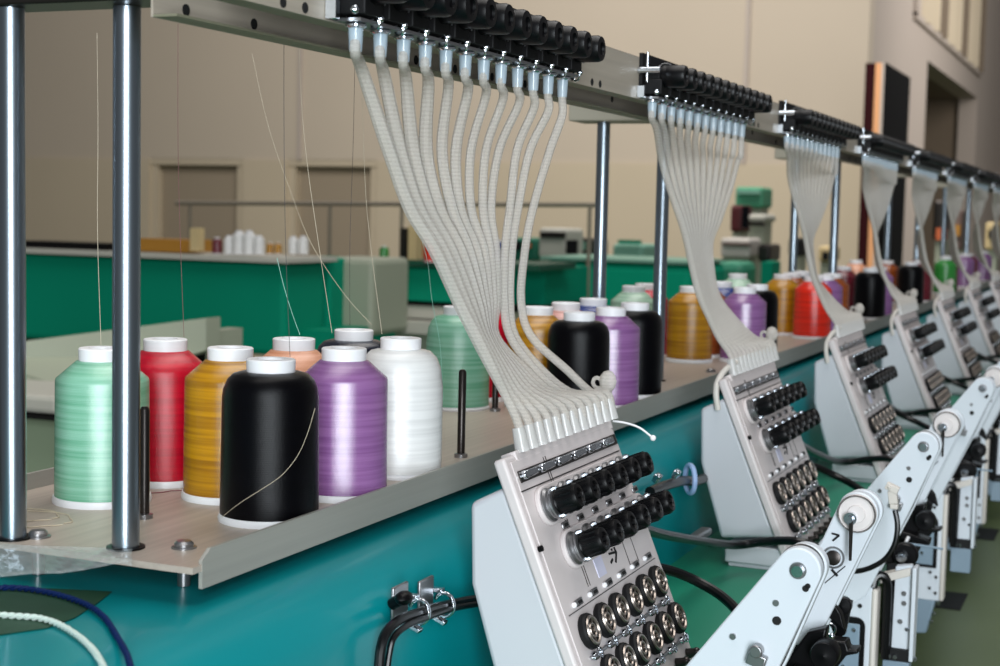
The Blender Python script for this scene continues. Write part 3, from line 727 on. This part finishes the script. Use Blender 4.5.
CN = [
 # group 1
 (0, 'mint', 'mint', 'pale mint green thread cone partly hidden by the front steel pole', 'chamfer'),
 (0, 'red', 'red', 'bright crimson thread cone just beyond the front steel pole', 'chamfer'),
 (0, 'gold', 'gold', 'dark gold thread cone between crimson cone and the foremost black cone', 'chamfer'),
 (0, 'blk', 'black', 'large black thread cone at the tray lip with a loose pale thread', 'round'),
 (0, 'peach', 'peach', 'peach thread cone peeking out behind the foremost black cone', 'chamfer'),
 (0, 'lil', 'lilac', 'shiny lilac thread cone at the tray lip beside the foremost black cone', 'chamfer'),
 (0, 'navy', 'navy', 'navy thread cone whose top shows behind the shiny lilac cone', 'round'),
 (0, 'white', 'white', 'plain white thread cone at the tray lip, just beyond the lilac cone', 'full'),
 # group 2
 (1, 'mint', 'mint', 'soft green thread cone behind the empty spool pin and clear tubes', 'full'),
 (1, 'red', 'red', 'crimson thread cone glimpsed through the nearest bundle of clear tubes', 'chamfer'),
 (1, 'gold', 'gold', 'gold thread cone seen through the clear tubes of the nearest bundle', 'chamfer'),
 (1, 'blk', 'black', 'wide black thread cone right behind the bend of the clear tubes', 'round'),
 (1, 'peach', 'pink', 'pale pink thread cone behind the black cone at the tube bend', 'chamfer'),
 (1, 'lil', 'lilac', 'lilac thread cone squeezed between two black cones', 'chamfer'),
 (1, 'navy', 'blue', 'blue thread cone whose top shows at the foot of a rear pole', 'round'),
 (1, 'white', 'black', 'black thread cone at the lip in front of the second steel pole pair', 'round'),
 # group 3
 (2, 'mint', 'palegreen', 'pale green thread cone behind the lilac cone that stands between black cones', 'chamfer'),
 (2, 'red', 'red', 'crimson thread cone just before the front pole of the second pair', 'chamfer'),
 (2, 'gold', 'gold', 'bright gold thread cone beyond the front pole of the second pair', 'chamfer'),
 (2, 'peach', 'rust', 'rust brown thread cone behind the second bundle of clear tubes', 'chamfer'),
 (2, 'navy', 'blue', 'royal blue thread cone beyond the second bundle of clear tubes', 'chamfer'),
 (2, 'lil', 'lilac', 'lilac thread cone above the second sewing head, before a black cone', 'chamfer'),
 (2, 'white', 'black', 'black thread cone half hidden behind the second head lilac cone', 'round'),
 # group 4
 (3, 'mint', 'palegreen', 'pale green cone top behind the royal blue thread cone', 'chamfer'),
 (3, 'gold', 'gold', 'amber thread cone behind the orange red cone', 'chamfer'),
 (3, 'blk', 'scarlet', 'vivid orange red thread cone beside the third bundle of clear tubes', 'chamfer'),
 (3, 'peach', 'rust', 'brown thread cone just behind the vivid orange red cone', 'chamfer'),
 (3, 'navy', 'navy', 'navy cone top behind the vivid orange red cone', 'chamfer'),
 (3, 'lil', 'lilac', 'small lilac thread cone at the foot of the third front pole', 'chamfer'),
 (3, 'white', 'rust', 'rust cone between a lilac cone and a black one', 'chamfer'),
 # group 5
 (4, 'gold', 'maroon', 'dark red thread cone behind the black cone beyond the third tube bundle', 'chamfer'),
 (4, 'blk', 'black', 'black thread cone between the third and fourth tube bundles', 'round'),
 (4, 'lil', 'lilac', 'lilac cone sliver beyond the black cone before the fourth tube bundle', 'chamfer'),
 # group 6
 (5, 'gold', 'rust', 'rust cone between the fourth tube bundle and a black cone', 'chamfer'),
 (5, 'mint', 'peach', 'peach cone top near the dark cabinet foot', 'chamfer'),
 (5, 'blk', 'black', 'black thread cone between the fourth and fifth tube bundles', 'round'),
 (5, 'white', 'maroon', 'maroon cone past the black one before the fifth tube bundle', 'chamfer'),
 # group 7
 (6, 'gold', 'rust', 'small orange brown cone beside a green cone', 'chamfer'),
 (6, 'lil', 'green', 'small bright green cone between far tube bundles', 'chamfer'),
 (6, 'white', 'maroon', 'small maroon cone next to the bright green one', 'chamfer'),
 (7, 'blk', 'lilac', 'small pale lilac cone between the two farthest tube bundles', 'chamfer'),
 (7, 'lil', 'maroon', 'small maroon cone beside the pale lilac one far along the tray', 'chamfer'),
 (8, 'blk', 'lilac', 'tiny lilac cone at the far end of the tray', 'chamfer'),
]
for g, s, c, lab, st in CN:
    x, y = S[s]; put_cone(x, y + PITCH * g, c, lab, st)

# empty spool pins
for i, (x, y, h, lab) in enumerate(((-.5333, 1.166, .076, 'bare steel spool pin on the tray beyond the white cone'), (-.612, .826, .076, 'bare steel spool pin hidden close behind the front steel pole'), (-.6276, 1.457, .045, 'bare steel spool pin beside the crimson cone behind the tubes'))):
    t = thing('spool_pin', (x, y, ZS), lab, 'spool pin', 'bare spool pins on the tray')
    mb = MB(); mb.lathe([(.0034, 0), (.0034, h - .002), (.002, h), (0, h)], (x, y, ZS), n=20); mb.build('pin', 'darksteel', t)
    mb = MB(); mb.lathe([(.0058, 0), (.0058, .003), (.0034, .0036)], (x, y, ZS), n=20); mb.build('pin_nut', 'steel', t)

# loose threads rising to the rail
def conepos(g, s): x, y = S[s]; return x, y + PITCH * g
thm = {'pale': mat('thread_pale', (196, 184, 160), .5), 'dark': mat('thread_dark', (40, 30, 32), .5), 'redt': mat('thread_dull_red', (120, 60, 62), .5), 'mintt': mat('thread_mint_line', (150, 214, 196), .4)}
TH = [
 ([(97, 33), (98, 130), (97.5, 230), (101, 345)], .861, 'pale', 'pale thread rising from the mint cone'),
 ([(178, 24), (178, 140), (180, 230), (184, 337)], .947, 'redt', 'dull red thread rising from the crimson cone'),
 ([(252, 54), (268, 125), (290, 190), (312, 245), (345, 295), (372, 325)], 1.06, 'pale', 'pale slanting thread rising from the white cone at the lip'),
 ([(284, 6), (284, 120), (285.5, 240), (290, 357)], .862, 'dark', 'dark straight thread rising from the foremost black cone'),
 ([(299, 42), (302, 110), (308, 170), (318, 240), (332, 333)], .963, 'pale', 'pale thread rising to the rail behind the lilac cone'),
 ([(277, 258), (283, 283), (291, 310), (300, 335)], 1.015, 'mintt', 'fine greenish thread above the peach cone'),
 ([(355, 56), (353, 150), (350, 240), (350, 326)], 1.115, 'dark', 'dark thread rising from the navy cone'),
 ([(361, 62), (365, 180), (370, 240), (382, 334)], 1.065, 'pale', 'pale upright thread rising from the white cone'),
 ([(422, 240), (428, 265), (432, 300), (440, 345), (443, 400)], 1.2, 'mintt', 'fine greenish thread in front of the soft green cone'),
]
for pts, Y, m, lab in TH:
    mb = MB(); mb.tube(smoothpath([atY(x, y, Y) for x, y in pts], 5), .00019, n=5)
    tag(mb.build('loose_thread', thm[m]), lab, 'thread')
# loose thread on black cone and thread rings on the tray
cx, cyy = S['blk']
def oncone(px, py, R=.0342):
    r = ray(px, py); a = r.x ** 2 + r.y ** 2; b = -2 * (r.x * cx + r.y * cyy); c_ = cx * cx + cyy * cyy - R * R
    dd = max(b * b - 4 * a * c_, 0); return r * ((-b - math.sqrt(dd)) / (2 * a))
mb = MB(); mb.tube(smoothpath([oncone(*p) for p in ((222, 517), (240, 503), (262, 489), (282, 475), (298, 455), (308, 432), (315, 408))], 5), .00019, n=5)
tag(mb.build('loose_thread', thm['pale']), 'pale loose thread curling down across the foremost black cone', 'thread')
for i, (x, y, r) in enumerate(((26, 515, .022), (30, 519, .028), (182, 498, .03))):
    c = atZ(x, y, ZS + .0006)
    mb = MB(); n = 40
    mb.tube([c + V((r * math.cos(a * 2 * PI / n) * (1 + .1 * math.sin(a)), r * math.sin(a * 2 * PI / n) * .9, 0)) for a in range(n if i < 2 else n // 2)], .0004, n=5)
    tag(mb.build('loose_thread', thm['pale'] if i < 2 else thm['redt']), ('small pale thread ring lying on the tray end', 'larger pale thread ring lying on the tray end', 'curved dull thread lying on the tray by the gold cone')[i], 'thread')

# clear film draped on the tray end
mb = MB(); nx, ny = 26, 8; g = []
edge = [(0, 577), (30, 574), (60, 573.5), (85, 570), (105, 566), (120, 563), (132, 566)]
def edgey(px):
    for (a, ya), (b, yb) in zip(edge, edge[1:]):
        if px <= b: return ya + (yb - ya) * (px - a) / (b - a)
    return edge[-1][1]
for i in range(nx + 1):
    px = -12 + 144 * i / nx; row = []
    for j in range(ny + 1):
        f = j / ny; py = (edgey(max(0, px))) * f + (545 + .03 * px) * (1 - f)
        p = atZ(px, py, ZS + .0014 + .0016 * math.sin(i * 1.1 + j) * math.sin(j * .9 + i * .4))
        row.append(mb.bm.verts.new(p))
    g.append(row)
for i in range(nx):
    for j in range(ny): mb.bm.faces.new((g[i][j], g[i + 1][j], g[i + 1][j + 1], g[i][j + 1]))
ff = mb.build('plastic_film', 'film'); sd = ff.modifiers.new('solid', 'SOLIDIFY'); sd.thickness = .0004
tag(ff, 'crinkled clear plastic film draped over the end of the metal tray', 'plastic film')

# olive patch painted in as a reflection, and two twisted cords on the beam
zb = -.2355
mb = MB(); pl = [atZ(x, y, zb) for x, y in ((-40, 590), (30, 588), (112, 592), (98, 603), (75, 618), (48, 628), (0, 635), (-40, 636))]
mb.prism(pl, (0, 0, .0004)); tag(mb.build('painted_reflection', 'olive', smooth=False), 'dark olive green patch painted as a reflection on the teal beam under the tray end', 'painted reflection')
def twisted(name, pts, r, m, lab):
    path = smoothpath([atZ(x, y, z) for x, y, z in pts], 16)
    mb = MB(); L = 0; prev = None; st = [[], []]
    for i, p in enumerate(path):
        if prev is not None: L += (p - prev).length
        prev = p; d = (path[min(i + 1, len(path) - 1)] - path[max(0, i - 1)]).normalized(); sd = d.cross(V((0, 0, 1))).normalized(); up = sd.cross(d)
        for q in range(2):
            a = L / (r * 5) * 2 * PI + q * PI; st[q].append(p + (sd * math.cos(a) + up * math.sin(a)) * r * .5)
    for q in st: mb.tube(q, r * .62, n=7)
    tag(mb.build(name, m), lab, 'cord')
zc = zb + .0022
twisted('twisted_cord', [(-15, 614, zc), (15, 616, zc), (38, 618, zc), (58, 624, zc), (78, 636, zc), (95, 652, zc), (108, 675, zc)], .0018, 'cordw', 'pale twisted cord curving over the teal beam')
twisted('twisted_cord', [(-15, 588, zc), (20, 588, zc), (55, 594, zc), (85, 604, zc), (104, 617, zc), (116, 635, zc), (127, 655, zc), (132, 675, zc)], .0018, 'cordb', 'navy blue twisted cord curving over the teal beam')

# cable clips on the beam front
FX = -.450
for i, (c, s) in enumerate((((398, 612), 1), ((424, 605), 1))):
    p = atX(c[0], c[1] - 3, FX)
    t = thing('cable_clip', p, ('small metal cable clip on teal beam, the one with cables turning down', 'small metal cable clip on teal beam, the one next to the grey head')[i], 'cable clip', 'metal cable clips on the beam front')
    mb = MB(); mb.box(p + V((.001, 0, .004)), (.0025, .022, .026)); mb.build('clip_plate', 'steel', t, bevel=.0008)
    q = p + V((.009, .014, -.004))
    mb = MB(); mb.tube([q + V((.0075 * math.cos(a), .0, .0085 * math.sin(a))) for a in [math.radians(v_) for v_ in range(-150, 160, 22)]], .0016, n=8)
    mb.box(q + V((-.006, 0, .010)), (.010, .006, .003)); mb.box(q + V((-.004, 0, -.011)), (.012, .006, .003), Matrix.Rotation(.4, 3, 'Y')); mb.build('clip_ring', 'chrome', t, bevel=.0005)
def cabl(name, pts, r, lab, grp=None, m='rubber', n=10):
    mb = MB(); mb.tube(smoothpath(pts, 6), r, n=n); return tag(mb.build(name, m), lab, 'cable', grp)
cx_ = FX + .011
cabl('black_cable', [atX(490, 597, cx_), atX(455, 603, cx_), atX(425, 611, cx_), atX(402, 619, cx_), atX(388, 630, cx_), atX(381, 648, cx_), atX(378, 680, cx_)], .0034, 'thicker black cable held by clips on the teal beam, bending down')
cabl('black_cable', [atX(490, 602, cx_ + .004), atX(455, 608, cx_ + .004), atX(428, 617, cx_ + .004), atX(408, 625, cx_ + .004), atX(394, 637, cx_ + .004), atX(389, 655, cx_ + .003), atX(386, 680, cx_ + .003)], .0022, 'thinner black cable running under the thicker one in the clips')
mb = MB(); p = atX(404, 598, cx_); mb.sph(p, .006, 12, (1, 1.3, .8)); mb.cyl(p, p + V((-.01, .002, -.006)), .004); tag(mb.build('cable_boot', 'black'), 'black rubber boot poking above the clipped cables', 'cable boot')

# cables between heads
def gap_cables(k):
    o = V((0, PITCH * k, 0))
    P1 = [atY(640, 528, 1.22), atY(665, 535, 1.30), atY(700, 541, 1.42), atY(735, 545, 1.52), atY(770, 541, 1.53), atY(800, 542, 1.52), atY(822, 552, 1.53), atY(835, 575, 1.55)]
    a = cabl('head_cable', [V(p) + o for p in P1], .0046, 'thick black cable looping out behind the %s sewing head' % ORD[k], 'black cables between the sewing heads')
    P2 = [atY(650, 566, 1.19), atY(675, 572, 1.21), atY(700, 583, 1.22), atY(724, 598, 1.21), atY(742, 618, 1.18), atY(752, 645, 1.16)]
    b = cabl('head_cable', [V(p) + o for p in P2], .0044, 'black cable arching down to the ledge beyond the %s sewing head' % ORD[k], 'black cables between the sewing heads')
for k in range(6): gap_cables(k)
# gland cable into the second head
t = thing('cable_gland', atX(690, 480, -.44), 'black plug with pale blue collar joining the second sewing head', 'connector')
g0 = atX(650, 492, -.425); g1 = atX(700, 480, -.425)
mb = MB(); mb.tube(smoothpath([g0, atX(664, 486, -.425), atX(682, 481, -.425), g1, g1 + V((0, .1, 0))], 4), .0052, n=12); mb.build('plug_body', 'rubber', t)
c = atX(690, 479, -.425)
mb = MB(); mb.torus(c, (1, .75, 0), .0145, .0028, n=24, m=8); mb.build('collar', mat('pale_blue_plastic', (150, 175, 215), .4), t)
mb = MB()
for (px, py) in ((657, 478), (676, 474), (662, 498)): q = atX(px, py, -.42); mb.box(q, (.006, .012, .008), Matrix.Rotation(.5, 3, 'Y')); mb.sph(q + V((.003, -.004, .002)), .003, 8)
mb.build('clamp', 'chrome', t, bevel=.001)
mb = MB(); q = atX(700, 535, -.41); mb.box(q + V((0, 0, 0)), (.012, .05, .008)); tag(mb.build('steel_tab', 'steel', bevel=.002), 'small grey metal tab on the teal ledge near the second head', 'bracket')
# white wire with bead
t = thing('bead_wire', atY(615, 422, 1.185), 'thin white wire ending in a bead beside the nearest sewing head', 'wire')
pw = [atY(613, 421, 1.185), atY(626, 423, 1.185), atY(640, 428, 1.185), atY(653, 438, 1.185)]
mb = MB(); mb.tube(smoothpath(pw, 6), .0009, n=6); mb.build('wire', 'capw', t)
mb = MB(); mb.sph(pw[-1], .0026, 12); mb.build('bead', 'capw', t)

# ================================================================== BACKGROUND
def pb(x0, y0, x1, y1, Y, depth, name, m, parent=None, bevel=0., down=None):
    a = atY(x0, (y0 + y1) / 2, Y); b = atY(x1, (y0 + y1) / 2, Y); zt_ = atY((x0 + x1) / 2, y0, Y).z; zb_ = atY((x0 + x1) / 2, y1, Y).z
    if down is not None: zb_ = down
    mb = MB(); mb.bx(a.x, b.x, Y, Y + depth, zb_, zt_); return mb.build(name, m, parent, smooth=False, bevel=bevel)
def th(name, x, y, Y, lab, cat, grp=None): return thing(name, V((atY(x, y, Y).x, Y, FLOOR)), lab, cat, grp)
# machine A : long green body behind the cones
t = th('embroidery_machine', 180, 300, 4.5, 'blurred dark green machine body with pale end box behind the nearest cones', 'machine', 'green machines in the hall')
pb(-60, 257, 285, 345, 4.5, .28, 'green_body', 'teal_far', t, .02)
pb(-60, 252, 287, 256.5, 4.45, .35, 'top_tray', 'pale', t)
pb(-60, 345, 200, 400, 4.62, .12, 'skirt', 'blackm', t, down=FLOOR)
pb(286, 330, 330, 420, 4.62, .5, 'pedestal', 'teal_far', t, down=FLOOR)
pb(318, 258, 373, 335, 4.9, .3, 'end_box', 'greygreen', t, .02)
pb(286, 258, 330, 335, 4.8, .3, 'rear_body', 'teal_far', t, .01)
# grey green table in front of it
t = th('side_table', 100, 380, 2.9, 'pale grey green bench with stacked boards behind the mint cone', 'table')
a = atY(28, 345, 2.6); 
mb = MB(); mb.prism([atY(-60, 352, 2.6), atY(206, 318, 3.0), atY(206, 350, 3.0), atY(60, 395, 2.6), atY(-60, 415, 2.6)], (0, .06, 0)); mb.build('upper_board', 'greygreen', t, smooth=False)
mb = MB(); mb.prism([atY(-60, 418, 2.55), atY(60, 399, 2.55), atY(60, 402, 2.55), atY(-60, 424, 2.55)], (0, .3, 0)); mb.build('gap_board', 'blackm', t, smooth=False)
pb(-60, 392, 57, 410, 2.45, .3, 'white_board', 'pale', t, .01)
pb(-60, 413, 62, 416, 2.44, .2, 'dark_strip', 'blackm', t)
pb(-60, 416, 110, 520, 2.5, .4, 'front_panel', mat('sage_panel', (150, 166, 138), .5), t, down=FLOOR)
pb(206, 330, 220, 360, 3.1, .1, 'small_block', 'greygreen', t, down=FLOOR)
# machine B
t = th('embroidery_machine', 460, 300, 5.5, 'blurred green machine section seen between white cone and tubes, on pale base', 'machine', 'green machines in the hall')
pb(385, 262, 540, 268, 5.4, .4, 'top_tray', mat('dark_green_tray', (20, 80, 60), .5), t)
pb(392, 268, 462, 303, 5.5, .5, 'green_body', mat('mid_green_paint', (10, 165, 128), .7, spec=.15), t)
pb(463, 268, 545, 306, 5.6, .5, 'rear_body', 'teal_far', t)
pb(392, 303, 540, 310, 5.5, .5, 'dark_gap', 'blackm', t)
pb(388, 309, 445, 318, 5.3, .4, 'shelf_board', 'pale', t)
pb(388, 322, 450, 334, 5.2, .4, 'shelf_board', 'pale', t)
pb(388, 334, 560, 420, 5.3, .4, 'base_panel', 'greygreen', t, down=FLOOR)
# machine C
t = th('embroidery_machine', 620, 290, 6.4, 'blurred green machine body with pale top edge behind second pole pair', 'machine', 'green machines in the hall')
pb(540, 262, 691, 330, 6.4, .6, 'green_body', mat('bright_green_paint', (0, 160, 124), .7, spec=.15), t, .04, down=FLOOR)
pb(540, 259, 690, 262, 6.38, .6, 'top_edge', 'teal_pale', t)
t = th('embroidery_machine', 745, 280, 7.9, 'small blurred green machine body beyond the second tube bundle', 'machine', 'green machines in the hall')
pb(712, 262, 744, 300, 7.9, .3, 'green_body', mat('sea_green_paint', (50, 140, 110), .45), t, .04, down=FLOOR)
pb(761, 262, 772, 285, 8.05, .2, 'end_body', 'teal_far', t, down=FLOOR)
# things on machine A and B
pb1 = pb(22, 242, 108, 250.6, 4.55, .12, 'dark_box', 'black'); tag(pb1, 'long dark blurred box on the green machine top', 'box')
pb1 = pb(128, 239, 188, 251.5, 4.55, .15, 'amber_board', 'amber'); tag(pb1, 'amber brown blurred board on the green machine top', 'board')
pb1 = pb(190, 228, 198, 251, 4.5, .04, 'wooden_post', 'cream'); tag(pb1, 'short cream wooden post on the green machine beside amber board', 'post')
def fcone(px, py_, Y, colour, lab, sc): 
    p = atY(px, py_, Y); put_cone(p.x, p.y, colour, lab, 'chamfer', 'blurred cones on the green machines', sc, p.z)
fcone(217, 254, 4.55, 'maroon', 'dark maroon blurred cone on the green machine', .55)
for i, (px, s_) in enumerate(((229, .5), (239, .66), (249, .66), (259, .5))): fcone(px, 254, 4.55, 'white', 'one of four blurred white cones standing together on the green machine', s_ + .1)
fcone(293, 254, 4.75, 'white', 'blurred white cone in the pair near the pale end box', .6); fcone(303, 254, 4.75, 'white', 'blurred white cone in the pair near the pale end box', .6)
for i, px in enumerate((270, 278)): fcone(px, 254, 4.6, 'gold', 'small blurred gold cone beside the white cones', .38)
fcone(384, 262, 5.4, 'green', 'blurred dark green cone on the second machine tray', .6)
fcone(430, 262, 5.4, 'scarlet', 'blurred orange cone on the second machine tray', .7)
fcone(498, 262, 5.5, 'blue', 'blurred blue cone seen between the clear tubes', .8)
for i, (x0, x1, y0) in enumerate(((400, 406, 228), (408, 416, 226))):
    q = pb(x0, y0, x1, 262, 5.45, .06, 'wooden_post', ('darksteel', 'cream')[i]); tag(q, ('dark upright post on the second green machine', 'cream upright post on the second green machine')[i], 'post')
q = pb(418, 236, 430, 262, 5.8, .1, 'small_box', 'orange'); tag(q, 'small orange brown box beside the cream post', 'box')
# pipe frame
t = th('pipe_frame', 390, 210, 6.25, 'long grey horizontal pipe frame standing across the hall', 'frame')
PY_ = 6.25; a = atY(176, 203, PY_); b = atY(602, 205, PY_)
pm_ = mat('pipe_paint', (138, 128, 112), .6); mb = MB(); mb.cyl(a, b, .011, n=12); mb.build('cross_pipe', pm_, t)
for px in (190, 330, 402, 470, 590):
    c = atY(px, 204, PY_); mb = MB(); mb.cyl((c.x, PY_, FLOOR), (c.x, PY_, c.z), .009, n=10); mb.build('upright', pm_, t)
# equipment between bundles
def eq(x0, y0, x1, y1, Y, m, name, lab, cat, extra=()):
    t = th(name, (x0 + x1) / 2, y1, Y, lab, cat); pb(x0, y0, x1, y1, Y, .28, 'casing', m, t, .02)
    for (a_, b_, c_, d_, mm, nn) in extra: pb(a_, b_, c_, d_, Y - .03, .03, nn, mm, t)
    pb(x0 + 2, y1, x1 - 2, y1 + 20, Y + .05, .2, 'stand', 'greygreen', t, down=FLOOR)
eq(508, 238, 537, 261, 7.6, mat('deep_green', (0, 104, 80), .6), 'green_cabinet', 'low dark green cabinet blurred behind the clear tubes', 'cabinet', ((512, 241, 519, 250, 'blackm', 'panel'), (523, 243, 529, 248, 'orange', 'panel')))
eq(538, 228, 566, 258, 7.4, 'pale', 'beige_machine', 'beige blurred machine behind the clear tubes', 'machine', ((540, 232, 564, 238, 'darksteel', 'panel'), (566, 240, 576, 254, 'blackm', 'knob')))
eq(570, 238, 592, 262, 7.8, 'darksteel', 'grey_machine', 'dark grey blurred machine beside the beige one', 'machine', ((574, 242, 584, 250, 'teal_pale', 'panel'),))
eq(612, 244, 643, 261, 7.9, 'teal_pale', 'green_crate', 'pale green blurred crate between the second pole pair', 'crate', ((618, 240, 640, 244, 'teal_far', 'lid'),))
eq(735, 187, 763, 208, 9.7, mat('screen_green', (70, 150, 115), .5), 'green_monitor', 'green blurred panel on a stand beyond the second tube bundle', 'panel', ((737, 190, 760, 194, 'teal_pale', 'panel'),))
eq(730, 205, 742, 232, 9.25, 'maroon', 'dark_bottle_rack', 'dark reddish rack below the green blurred panel', 'rack', ((742, 206, 748, 228, 'navy', 'panel'),))
eq(748, 214, 766, 222, 8.85, 'pale', 'white_tray', 'white blurred tray next to the reddish rack', 'tray', ((748, 222, 764, 226, 'darksteel', 'panel'),))
eq(720, 238, 750, 258, 8.45, 'ivory', 'ivory_box', 'ivory blurred box with brown stripe beyond second tube bundle', 'box', ((722, 243, 750, 246, 'brown', 'stripe'),))
eq(757, 244, 770, 262, 8.4, 'darksteel', 'dark_fitting', 'dark blurred fitting beside the ivory box', 'fitting')
eq(788, 238, 802, 256, 10, 'blackm', 'black_speaker', 'small black blurred unit behind the rear pole of the third pair', 'speaker')
eq(818, 246, 832, 262, 9.5, 'cream', 'cream_box', 'small cream blurred box between third pole pair', 'box', ((822, 252, 828, 260, 'blackm', 'panel'),))
eq(933, 200, 948, 240, 12.5, 'darksteel', 'dark_unit', 'dark blurred unit behind the fifth tube bundle', 'machine', ((936, 228, 946, 240, 'orange', 'panel'),))
eq(950, 210, 962, 250, 12.0, 'brown', 'brown_unit', 'brown blurred unit behind the far steel pole', 'machine', ((952, 225, 960, 236, 'amber', 'panel'),))
eq(985, 222, 998, 250, 11.0, 'cream', 'tan_unit', 'tan blurred unit at the end of the row of heads', 'machine', ((988, 230, 996, 238, 'blackm', 'panel'),))
# tall dark cabinet at the wall corner
t = th('tall_cabinet', 880, 200, 12, 'tall navy cabinet with peach edge strip by the wall corner', 'cabinet')
cy_ = 12.0
def xat(px, Y): return atY(px, 150, Y).x
zt_ = atY(872, 63, cy_).z
mb = MB(); mb.bx(xat(862, cy_), xat(872, cy_), cy_, cy_ + 1.31, FLOOR, zt_); mb.build('maroon_side', mat('dark_maroon', (44, 8, 12), .7, spec=.1), t, smooth=False)
mb = MB(); mb.bx(xat(872, cy_), xat(878, cy_), cy_, cy_ + 1.31, FLOOR, zt_); mb.build('peach_strip', 'peach_edge', t, smooth=False)
mb = MB(); mb.bx(xat(878, cy_), xat(881, cy_), cy_, cy_ + 1.31, FLOOR, zt_); mb.build('white_strip', 'wallr', t, smooth=False)
mb = MB(); mb.bx(xat(881, cy_), xat(882.5, cy_), cy_, cy_ + 1.3, FLOOR, zt_); mb.build('navy_door', 'navy', t, smooth=False)

# ================================================================== LIGHT
def area(name, loc, target, sx_, sy_, power, col):
    l = bpy.data.lights.new(name, 'AREA'); l.shape = 'RECTANGLE'; l.size = sx_; l.size_y = sy_; l.energy = power; l.color = col
    o = bpy.data.objects.new(name, l); COL.objects.link(o); o.location = loc
    o.rotation_euler = (V(target) - V(loc)).to_track_quat('-Z', 'Y').to_euler(); return o
area('window_light', (1.5, -2.6, .35), (-.5, 1.2, -.05), 1.3, 3.2, 235, (.88, .95, 1.))
area('ceiling_light', (-.4, 2.0, 3.6), (-.4, 2.2, 0), 2.4, 5.0, 150, (1., .97, .94))
area('hall_light', (-4.0, 9.0, 5.2), (-4.0, 14, 0), 7, 4, 680, (1., .96, .92))
area('corner_light', (2.5, 19.0, 4.0), (-2.8, 22, 2.0), 4, 4, 380, (1., .96, .92))
w = bpy.data.worlds.new('world'); SC.world = w; w.use_nodes = True
bg = w.node_tree.nodes['Background']; bg.inputs['Color'].default_value = (.80, .80, .82, 1); bg.inputs['Strength'].default_value = .18

SC.view_settings.view_transform = 'Standard'; SC.view_settings.look = 'None'
SC.view_settings.exposure = 0; SC.view_settings.gamma = 1; SC.view_settings.use_curve_mapping = False
